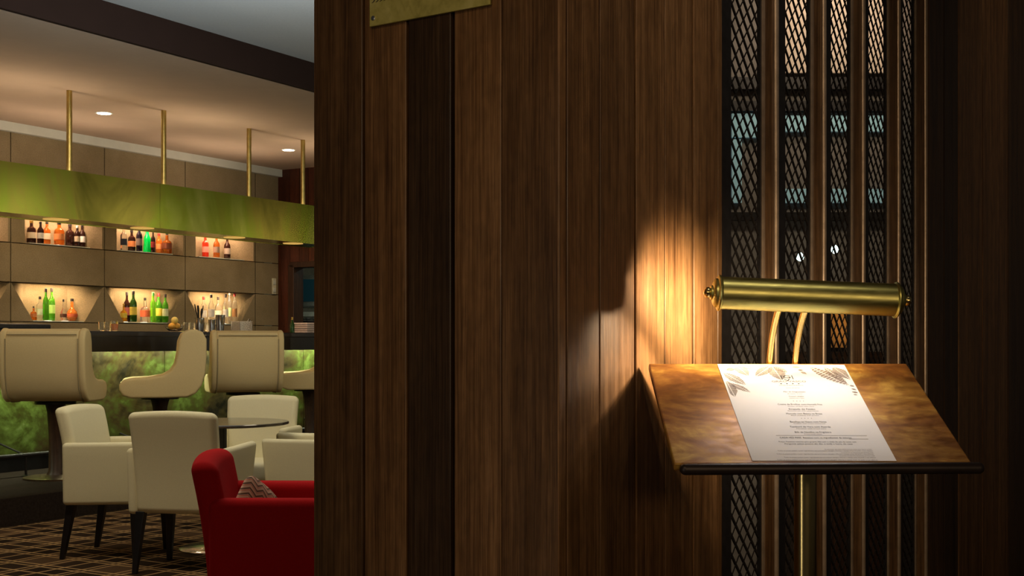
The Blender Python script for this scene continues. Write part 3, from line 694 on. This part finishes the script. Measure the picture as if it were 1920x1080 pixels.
# bar stools
LP = [(377,640),(377,672),(375,700),(369,724),(358,739),(343,746),(300,747),(244,747),(230,742),(224,732),(224,722),(231,714),(245,711),(275,710),(300,706),(314,698),(322,685),(326,665),(328,643),(334,629),(345,623),(358,622),(370,627)]
LP = [((377-x)/226, (747-y)/226) for x, y in LP]
def round_prism(b, poly, x0, x1, r, shrink=.0):
    n = len(poly); c = Vector((sum(p[0] for p in poly)/n, sum(p[1] for p in poly)/n))
    nr = []
    for i in range(n):
        p, q = Vector(poly[i-1]), Vector(poly[(i+1) % n]); d = (q-p).normalized(); m = Vector((-d.y, d.x)); nr.append(m)
    area2 = sum(poly[i][0]*poly[(i+1)%n][1]-poly[(i+1)%n][0]*poly[i][1] for i in range(n))
    sg = 1 if area2 > 0 else -1
    rings = []
    for k in range(5):
        a = math.pi/2*k/4; rings.append((x0 + r*(1-math.sin(a)), r*(1-math.cos(a))))
    rings = rings[::-1]; rings = [(x0 + r*(1-math.sin(math.pi/2*k/4)), r*(1-math.cos(math.pi/2*k/4))) for k in range(4, -1, -1)]
    prof = []
    for k in range(5):
        a = math.pi/2*k/4; prof.append((x0 + r - r*math.cos(a), r - r*math.sin(a)))
    for k in range(5):
        a = math.pi/2*(1-k/4); prof.append((x1 - r + r*math.cos(a), r - r*math.sin(a)))
    vs = []
    for xx, ins in prof:
        for i in range(n):
            p = Vector(poly[i]) + nr[i]*sg*(ins+shrink); vs.append((xx, p.x, p.y))
    m = len(prof)
    fs = [(i*n+k, i*n+(k+1)%n, (i+1)*n+(k+1)%n, (i+1)*n+k) for i in range(m-1) for k in range(n)]
    fs += [tuple(range(n-1,-1,-1)), tuple(range((m-1)*n, m*n))]
    b.add(vs, fs)
def bar_stool(label, loc, phi):
    # origin: column centre on the platform, facing +Y
    c = thing('bar_stool', label, 'stool', loc, -phi, 'sand coloured swivel stools along the bar')
    zb = .585; W = .62; off = -.36
    def shift(b): b.X = Matrix.Translation((0, off, zb)); return b
    for sg in (-1, 1):
        b = shift(MB()); x = sg*(W/2-.026); round_prism(b, LP, x-.026, x+.026, .02); sp = b.build('side_panel', STOOLCREAM, c)
    inner = [(p[0], p[1]) for p in LP]
    b = shift(MB()); round_prism(b, inner, -W/2+.05, W/2-.05, .006, .005); b.build('seat_shell', STOOLCREAM, c)
    b = shift(MB())
    for sg in (-1, 1): b.tube([(sg*(W/2-.05), p[0]+.002, p[1]+.001) for p in LP[0:7]] , .005, 8)
    b.tube([(-(W/2-.06), .004, .505), (W/2-.06, .004, .505)], .004, 8)
    b.build('piping', PIPING, c)
    MB().lathe([(.15, .565), (.15, .583), (.1, .585)], 24).build('seat_plate', BLACKMETAL, c)
    MB().lathe([(.075, .012), (.05, .06), (.048, .3), (.06, .5), (.075, .565)], 24).build('column', DARKWOOD, c)
    MB().lathe([(.235, 0), (.235, .012), (.2, .02), (.08, .03)], 40).build('base', BRONZE, c)
    return c
st = bar_stool('bar stool nearest the left edge, its wide back turned to the camera', at(104, 9.72, PF), R(-4))
for x, d, ph, l in [(300, 10.55, -106, 'bar stool turned side-on in front of the lit green panel, facing left'), (456, 11.4, -19, 'bar stool third along the bar, back turned, above the round table'),
                    (581, 12.3, -104, 'farthest bar stool, mostly hidden by the teak pillar')]:
    copy_tree(st, at(x, d, PF), -R(ph), l)

# ================================================================== BOTTLES
BG = {}
def bg(c, tr=.7):
    k = (c, tr)
    if k not in BG: BG[k] = bottle_glass('bottle_glass_%s' % len(BG), c, tr)
    return BG[k]
DK = ((.035, .012, .008), .3); AMB = ((.75, .22, .03), .8); ORG = ((1., .3, .04), .75); GRN = ((.12, .5, .03), .7); LIME = ((.3, .85, .05), .7); EMR = ((.0, .75, .12), .5)
CLR = ((.93, .93, .9), .95); REDC = ((.9, .05, .02), .5); DGR = ((.03, .1, .015), .5); BLK = ((.02, .015, .03), .2)
PROF = {
 'wine':   [(.02,0),(.36,0),(.4,.03),(.4,.55),(.36,.64),(.17,.74),(.14,.8),(.14,.9)],
 'whisky': [(.02,0),(.46,0),(.5,.03),(.5,.55),(.44,.66),(.2,.74),(.17,.8),(.17,.88)],
 'slim':   [(.02,0),(.28,0),(.3,.03),(.3,.62),(.26,.68),(.13,.75),(.12,.82),(.12,.9)],
 'squat':  [(.02,0),(.5,0),(.54,.04),(.54,.5),(.42,.58),(.18,.64),(.16,.8),(.16,.86)],
 'round':  [(.02,0),(.3,0),(.5,.1),(.6,.25),(.5,.42),(.24,.54),(.16,.62),(.15,.86)],
 'flared': [(.02,0),(.46,0),(.46,.04),(.36,.4),(.38,.6),(.24,.74),(.17,.8),(.17,.9)]}
CAPS = {'black': plain('black_cap', (.02, .015, .015), .4), 'gold': plain('gold_cap', (.6, .4, .1), .3, .9), 'red': plain('red_cap', (.5, .03, .03), .4), 'white': plain('white_cap', (.8, .78, .7), .4), 'green': plain('green_cap', (.1, .5, .1), .4)}
LBL = {}
def lbl(c):
    if c not in LBL: LBL[c] = plain('label_paper_%d' % len(LBL), c, .7)
    return LBL[c]
BN = [0]
def bottle(x, h_px, q, z, kind, glass, cap, lab, label, group, wpx=12):
    BN[0] += 1; q += .045 if BN[0] % 2 else -.03; wpx *= .94
    s_ = bar_s(x, q); p = bar_pt(s_, q, z); k = p.y/F; H = h_px*k; wr = wpx*k/2
    r = thing('bottle', label, 'bottle', p, AB, group)
    pr = PROF[kind]; mx = max(a for a, _ in pr); sc = wr/mx
    sq = 4 if kind in ('squat',) else 2
    bd = MB().lathe([(a*sc, zz*H) for a, zz in pr], 18, power=sq).build('body', bg(*glass), r)
    nr = pr[-1][0]*sc
    MB().lathe([(nr*1.12, .88*H), (nr*1.18, .89*H), (nr*1.15, H-.002), (nr*.8, H)], 12).build('cap', CAPS[cap], r)
    if lab:
        zz = .22 if kind != 'round' else .14; rr = wr*1.015
        if kind == 'flared': rr = wr*.93
        if kind == 'round': MB().lathe([(wr*.93, .16*H), (wr*1.02, .25*H), (wr*.97, .32*H)], 18).build('label', lbl(lab), r)
        else: MB().lathe([(rr, zz*H), (rr, .48*H)], 18, power=sq).build('label', lbl(lab), r)
GU, GL = 'bottles in the upper wall niches', 'bottles in the lower wall niches'
QU = WQ + .085; ZU = ZR[3] + .018; ZL = ZR[1] + .018
CRM = (.6, .52, .38); ORL = (.7, .25, .08); YEL = (.75, .6, .08); WHT = (.75, .72, .68)
for a in [
 (59, 43, 'whisky', DK, 'gold', CRM, 'dark bottle with large cream label, first in the left upper niche', 18),
 (76, 41, 'wine', DK, 'black', WHT, 'dark bottle with pale label, second in the left upper niche', 13),
 (88, 44, 'wine', AMB, 'black', CRM, 'amber bottle with cream label, third in the left upper niche', 14),
 (111, 43, 'whisky', ORG, 'black', ORL, 'bright orange bottle glowing in the left upper niche', 20),
 (131, 42, 'whisky', DK, 'black', None, 'plain dark brown bottle right of the orange one, upper niche', 18),
 (145, 39, 'slim', DK, 'white', CRM, 'slim dark bottle with cream label in the left upper niche', 11),
 (154, 43, 'wine', DK, 'black', WHT, 'dark bottle at the right end of the left upper niche', 13),
 (232, 44, 'slim', CLR, 'white', (.04, .05, .09), 'clear bottle with dark blue label, first in the middle upper niche', 13),
 (247, 40, 'whisky', DK, 'black', ORL, 'dark bottle with orange label in the middle upper niche', 15),
 (261, 50, 'wine', BLK, 'black', (.25, .2, .18), 'tall black bottle left of the bright green one', 12),
 (276, 44, 'flared', EMR, 'green', None, 'bright emerald green bottle in the middle upper niche', 17),
 (287, 42, 'wine', DK, 'black', (.3, .02, .02), 'dark bottle right behind the bright green one', 9),
 (298, 38, 'slim', ORG, 'red', ORL, 'slim orange bottle in the middle upper niche', 12),
 (313, 40, 'squat', AMB, 'black', (.2, .05, .02), 'square amber bottle with wide black stopper, middle upper niche', 16),
 (385, 42, 'slim', REDC, 'red', (.8, .3, .25), 'bright red bottle in the right upper niche', 13),
 (406, 42, 'wine', AMB, 'black', (.45, .3, .22), 'brown bottle with tan label in the middle of the right upper niche', 13),
 (426, 42, 'wine', DK, 'black', (.3, .25, .2), 'dark bottle last on the right upper niche shelf', 13)]:
    bottle(a[0], a[1], QU, ZU, a[2], a[3], a[4], a[5], a[6], GU, a[7])
for a in [
 (63, 26, 'squat', ORG, 'black', ORL, 'small orange bottle at the left end of the lower left niche', 10),
 (75, 45, 'whisky', CLR, 'black', (.6, .7, .5), 'clear bottle with pale green label in the lower left niche', 13),
 (86, 60, 'wine', GRN, 'black', None, 'tall green bottle, left one of the pair', 12),
 (97, 61, 'wine', GRN, 'black', (.35, .6, .15), 'tall green bottle with pale label, right one of the pair', 13),
 (119, 40, 'round', CLR, 'black', (.12, .04, .02), 'small round flask with dark label in the lower left niche', 13),
 (135, 42, 'round', ORG, 'black', (.3, .05, .01), 'round orange flask at the right of the lower left niche', 22),
 (232, 34, 'squat', ((1, .5, .03), .7), 'gold', YEL, 'short yellow bottle at the left of the lower middle niche', 11),
 (238, 56, 'wine', DK, 'black', (.35, .1, .1), 'dark red-labelled bottle in the lower middle niche', 13),
 (250, 58, 'wine', DGR, 'black', YEL, 'dark green bottle with yellow label in the lower middle niche', 14),
 (272, 46, 'squat', CLR, 'black', (.6, .12, .05), 'square clear bottle with red label in the lower middle niche', 16),
 (287, 56, 'slim', LIME, 'green', None, 'slim lime green bottle in the lower middle niche', 11),
 (297, 55, 'wine', GRN, 'red', YEL, 'green bottle with yellow label and red cap, lower middle niche', 15),
 (310, 53, 'wine', GRN, 'black', (.6, .65, .4), 'green bottle with pale label at the right of the lower middle niche', 12),
 (382, 50, 'slim', CLR, 'red', WHT, 'clear bottle with red cap behind the bar tools', 12),
 (396, 54, 'wine', CLR, 'black', WHT, 'clear bottle with dark cap in the lower right niche', 13),
 (409, 50, 'whisky', CLR, 'black', (.8, .76, .6), 'broad clear bottle with cream label behind the steel tumbler', 13),
 (423, 55, 'wine', CLR, 'black', WHT, 'clear bottle with white label right of the steel tumbler', 11),
 (430, 62, 'slim', CLR, 'white', (.5, .6, .3), 'tall slim clear bottle with white top in the lower right niche', 9),
 (440, 58, 'slim', CLR, 'red', (.4, .2, .08), 'slim bottle with red-brown cap and brown label, lower right niche', 10),
 (451, 49, 'whisky', CLR, 'black', (.4, .22, .1), 'clear bottle at the right end of the lower right niche', 12)]:
    bottle(a[0], a[1], WQ+.07, ZL, a[2], a[3], a[4], a[5], a[6], GL, a[7])
# glass shelves with their spots
for k in range(-1, 3):
    for r, qd in ((1, 0), (3, 0)):
        a0, a1, z0, z1 = niches[(k, r)]
        where = {-1: 'outer left', 0: 'left', 1: 'middle', 2: 'right'}[k]
        rt = thing('glass_shelf', 'thin glass shelf at the foot of the %s %s niche' % (where, 'lower' if r == 1 else 'upper'), 'shelf', bar_pt((a0+a1)/2, WQ+.005, z0+.006), AB, 'glass shelves of the bar niches')
        hw = (a1-a0)/2 + (.05 if r == 1 else .04)
        MB().hexa([(-hw, 0, 0), (hw, 0, 0), (hw-.05, .19, 0), (-hw+.05, .19, 0), (-hw, 0, .008), (hw, 0, .008), (hw-.05, .19, .008), (-hw+.05, .19, .008)]).build('pane', plain('frosted_glass', (.8, .86, .78), .3, 0, .03, 10, trans=.5), rt)
        xs_ = {(0, 3): [111], (1, 3): [276], (2, 3): [406], (0, 1): [97, 128], (1, 1): [240, 276], (2, 1): [400, 425]}.get((k, r), [])
        for x in xs_:
            sx = bar_s(x, WQ+.03) - (a0+a1)/2
            MB().lathe([(.035, .0085), (.035, .0105), (.02, .011)], 16, (sx, .075, 0)).build('shelf_spot', PUCK, rt)

# ================================================================== THINGS ON THE BAR
CTZ = 1.3155
def on_bar(name, label, cat, x, q, group=None): return thing(name, label, cat, bar_pt(bar_s(x, q), q, CTZ), AB, group)
rt = on_bar('serving_tray', 'low black slab-like tray lying on the bar behind the left stool', 'tray', 35, .62)
MB().rbox(.62, .26, .045, .012, (-.1, 0, .03), 3, 1).build('tray_body', BLACKMETAL, rt); MB().box(-.36, .16, -.1, .1, 0, .01).build('foot', BLACKWOOD, rt)
def tumbler(x, q, h, r, label, mat=GLASS, liquid=None):
    rt = on_bar('glass_tumbler', label, 'glass', x, q, 'glasses standing on the bar')
    MB().lathe([(r*.8, 0), (r*.85, .004), (r, h), (r-.003, h), (r*.82, .012), (.002, .011)], 18).build('cup', mat, rt)
    if liquid: MB().lathe([(.002, .0125), (r*.8, .013), (r*.9, h*.72), (.002, h*.72)], 16).build('drink', liquid, rt)
tumbler(191, .8, .085, .032, 'left one of two clear tumblers left of the middle niche')
tumbler(202, .9, .085, .032, 'clear tumbler just left of the peach coloured drink')
tumbler(215, .8, .095, .034, 'tumbler holding a peach coloured drink on the bar', liquid=bg((1, .4, .2), .4))
for x, q, l in [(340, .84, 'clear glass just right of the oranges'), (350, .92, 'clear glass second right of the oranges'), (361, .84, 'clear glass beside the bar tool holder'), (389, .88, 'clear glass between tool holder and steel tumbler')]:
    tumbler(x, q, .095, .033, l)
rt = on_bar('fruit_bowl', 'low clear glass bowl holding oranges on the bar', 'bowl', 327, .72)
MB().lathe([(.04, 0), (.045, .006), (.078, .035), (.09, .06), (.087, .06), (.074, .036), (.04, .012), (.002, .011)], 24).build('bowl', GLASS, rt)
OR = plain('orange_peel', (.85, .42, .05), .5, 0, .1, 60, .2); LM_ = plain('lemon_peel', (.85, .62, .15), .5, 0, .1, 60, .2)
for dx, dy, dz, mt, l in [(-.032, 0, .052, OR, 'orange lying low in the left of the glass bowl'), (.036, .006, .053, OR, 'orange lying low in the right of the glass bowl'), (.003, 0, .107, LM_, 'pale yellow lemon on top of the oranges')]:
    rt = thing('citrus_fruit', l, 'fruit', bar_pt(bar_s(327, .72)+dx, .72+dy, CTZ+dz), AB, 'citrus fruits in the glass bowl')
    MB().lathe([(.003, -.033), (.016, -.029), (.028, -.018), (.0335, 0), (.028, .018), (.016, .029), (.003, .033)], 20).build('flesh', mt, rt)
    MB().lathe([(.003, .032), (.004, .035), (.002, .036)], 8).build('stem_end', CAPS['green'], rt)
rt = on_bar('tool_holder', 'polished steel cup holding dark bar tools', 'cup', 374, .66)
MB().lathe([(.036, 0), (.038, .004), (.045, .13), (.048, .133), (.044, .133), (.036, .01), (.002, .009)], 24).build('cup', STEEL, rt)
for i, (dx, dy, tx, ty, hh, l) in enumerate([(-.018, 0, -.055, .0, .26, 'thin dark stirrer leaning left in the steel cup'), (.0, .01, .004, .02, .25, 'dark muddler standing in the steel cup'), (.012, -.006, .02, -.01, .22, 'short dark bar spoon in the steel cup'), (.022, .004, .045, .0, .25, 'dark stirrer leaning right in the steel cup')]):
    tl_ = MB().tube([(dx*.5, dy*.5, .012), (dx, dy, .12), (tx, ty, hh-.03), (tx*1.1, ty*1.1, hh)], [.003, .004, .006 + .006*(i in (1, 2)), .004 + .004*(i in (1, 2))], 8).build('bar_tool', BLACKMETAL, loc=rt.location, rz=AB)
    tag(tl_, l, 'tool', 'bar tools in the steel cup')
for x, q, h, r, l in [(397, .7, .12, .034, 'smaller steel mixing cup left of the tall tumbler'), (413, .64, .165, .045, 'tall polished steel mixing tumbler on the bar')]:
    rt = on_bar('steel_tumbler', l, 'cup', x, q, 'steel mixing cups on the bar')
    MB().lathe([(r*.72, 0), (r*.75, .004), (r, h), (r-.003, h), (r*.72, .01), (.002, .009)], 24).build('cup', STEEL, rt)
    MB().lathe([(r*1.0, h-.006), (r*1.04, h-.002), (r*1.03, h+.001), (r*.96, h+.001)], 24).build('rim', STEEL, rt)
rt = on_bar('acrylic_box', 'clear square acrylic box on the bar in front of the lower right niche', 'box', 453, .62)
ACR = plain('clear_acrylic', (.85, .8, .75), .1, 0, .03, 10, trans=.9)
MB().box(-.085, .085, -.06, -.055, 0, .11).box(-.085, .085, .055, .06, 0, .11).box(-.085, -.08, -.055, .055, 0, .11).box(.08, .085, -.055, .055, 0, .11).box(-.08, .08, -.055, .055, 0, .005).build('walls', ACR, rt)
MB().tube([(.09, 0, .06), (.115, 0, .08), (.125, 0, .12), (.1, 0, .13), (.087, 0, .11)], .004, 8).build('handle', STEEL, rt)

# switch plate near the end of the tile wall
rt = thing('wall_switch', 'small pale vertical switch plate at the end of the tile wall', 'switch', bar_pt(s_end-.09, WQ-.001, 1.23 + 103*15.2/F), AB)
MB().rbox(.07, .012, .19, .005, (0, -.008, 0), 2, 1).build('plate', plain('ivory_plastic', (.6, .57, .42), .5), rt)
for zz in (-.045, .045): MB().rbox(.04, .006, .05, .002, (0, -.017, zz), 2, 1).build('rocker', COVE, rt)

# ---- pantry things
def pantry(x, d, z): return at(x, d, z)
PA = 0
rt = thing('oven', 'built-in unit with dark teal screen in the pantry behind the bar', 'oven', at(583, 16.6, 1.62), 0)
MB().rbox(.42, .4, .42, .015, (0, .2, .26), 3, 1).build('casing', plain('grey_green_metal', (.3, .32, .26), .4, .5), rt)
MB().rbox(.3, .012, .29, .006, (.02, -.006, .27), 2, 1).build('screen', SCREEN, rt)
MB().tube([(-.14, -.02, .06), (.18, -.02, .06)], .008, 8).build('handle', STEEL, rt)
rt = thing('pantry_cabinet', 'dark pantry cabinet beneath the coffee machine', 'cabinet', at(583, 16.5, 0), 0)
MB().box(-.4, .5, 0, .6, .12, 1.12).build('body', BLACKWOOD, rt); MB().box(-.4, .5, .02, .6, 0, .12).build('plinth', BLACKMETAL, rt); MB().box(-.42, .52, -.02, .62, 1.12, 1.15).build('worktop', COUNTER, rt)
rt = thing('coffee_machine', 'dark coffee machine with steel top in the pantry', 'coffee machine', at(583, 16.5, 1.15), 0)
MB().rbox(.46, .36, .32, .02, (0, .24, .16), 3, 1).build('body', BLACKMETAL, rt)
MB().box(-.22, .22, .03, .42, .325, .345).box(-.2, .2, .02, .06, .36, .372).build('cup_rail', STEEL, rt)
MB().box(-.24, .24, .0, .44, .40, .46).box(-.24, -.22, .0, .44, .34, .40).box(.22, .24, .0, .44, .34, .40).build('top_shelf', plain('white_enamel', (.6, .62, .5), .4), rt)
for dx in (-.1, .06): MB().tube([(dx, .06, .14), (dx, -.03, .13), (dx, -.09, .125)], .009, 8).build('portafilter', STEEL, rt)
for i, (dx, l) in enumerate([(-.12, 'white cup leftmost on the coffee machine rail'), (-.04, 'white cup second on the coffee machine rail'), (.05, 'white cup third on the coffee machine rail')]):
    rt2 = thing('coffee_cup', l, 'cup', at(583, 16.62, 1.4955) + Vector((dx, 0, 0)), 0, 'cups on the coffee machine')
    MB().lathe([(.018, 0), (.022, .004), (.032, .045), (.029, .045), (.02, .008), (.002, .007)], 14).build('cup', COVE, rt2)
    MB().tube([(.03, 0, .036), (.045, 0, .032), (.044, 0, .016), (.026, 0, .014)], .003, 6).build('handle', COVE, rt2)
rt = on_bar('napkin_stack', 'pinkish white rounded stack of napkins at the far end of the bar', 'napkins', 574, .8)
for i in range(5): MB().rbox(.20-.006*(i % 2), .19, .02, .008, (0, 0, .0125+.0215*i), 2, 1).build('napkin_layer', plain('pinkish_paper', (.62, .48, .42), .8), rt)
rt = on_bar('small_bottle', 'small dark bottle with gold band at the end of the bar', 'bottle', 548, .7)
MB().lathe([(.02, 0), (.024, .004), (.024, .09), (.01, .12), (.009, .15)], 14).build('body', bg(*DGR), rt); MB().lathe([(.0105, .135), (.011, .16), (.006, .163)], 10).build('cap', CAPS['gold'], rt)
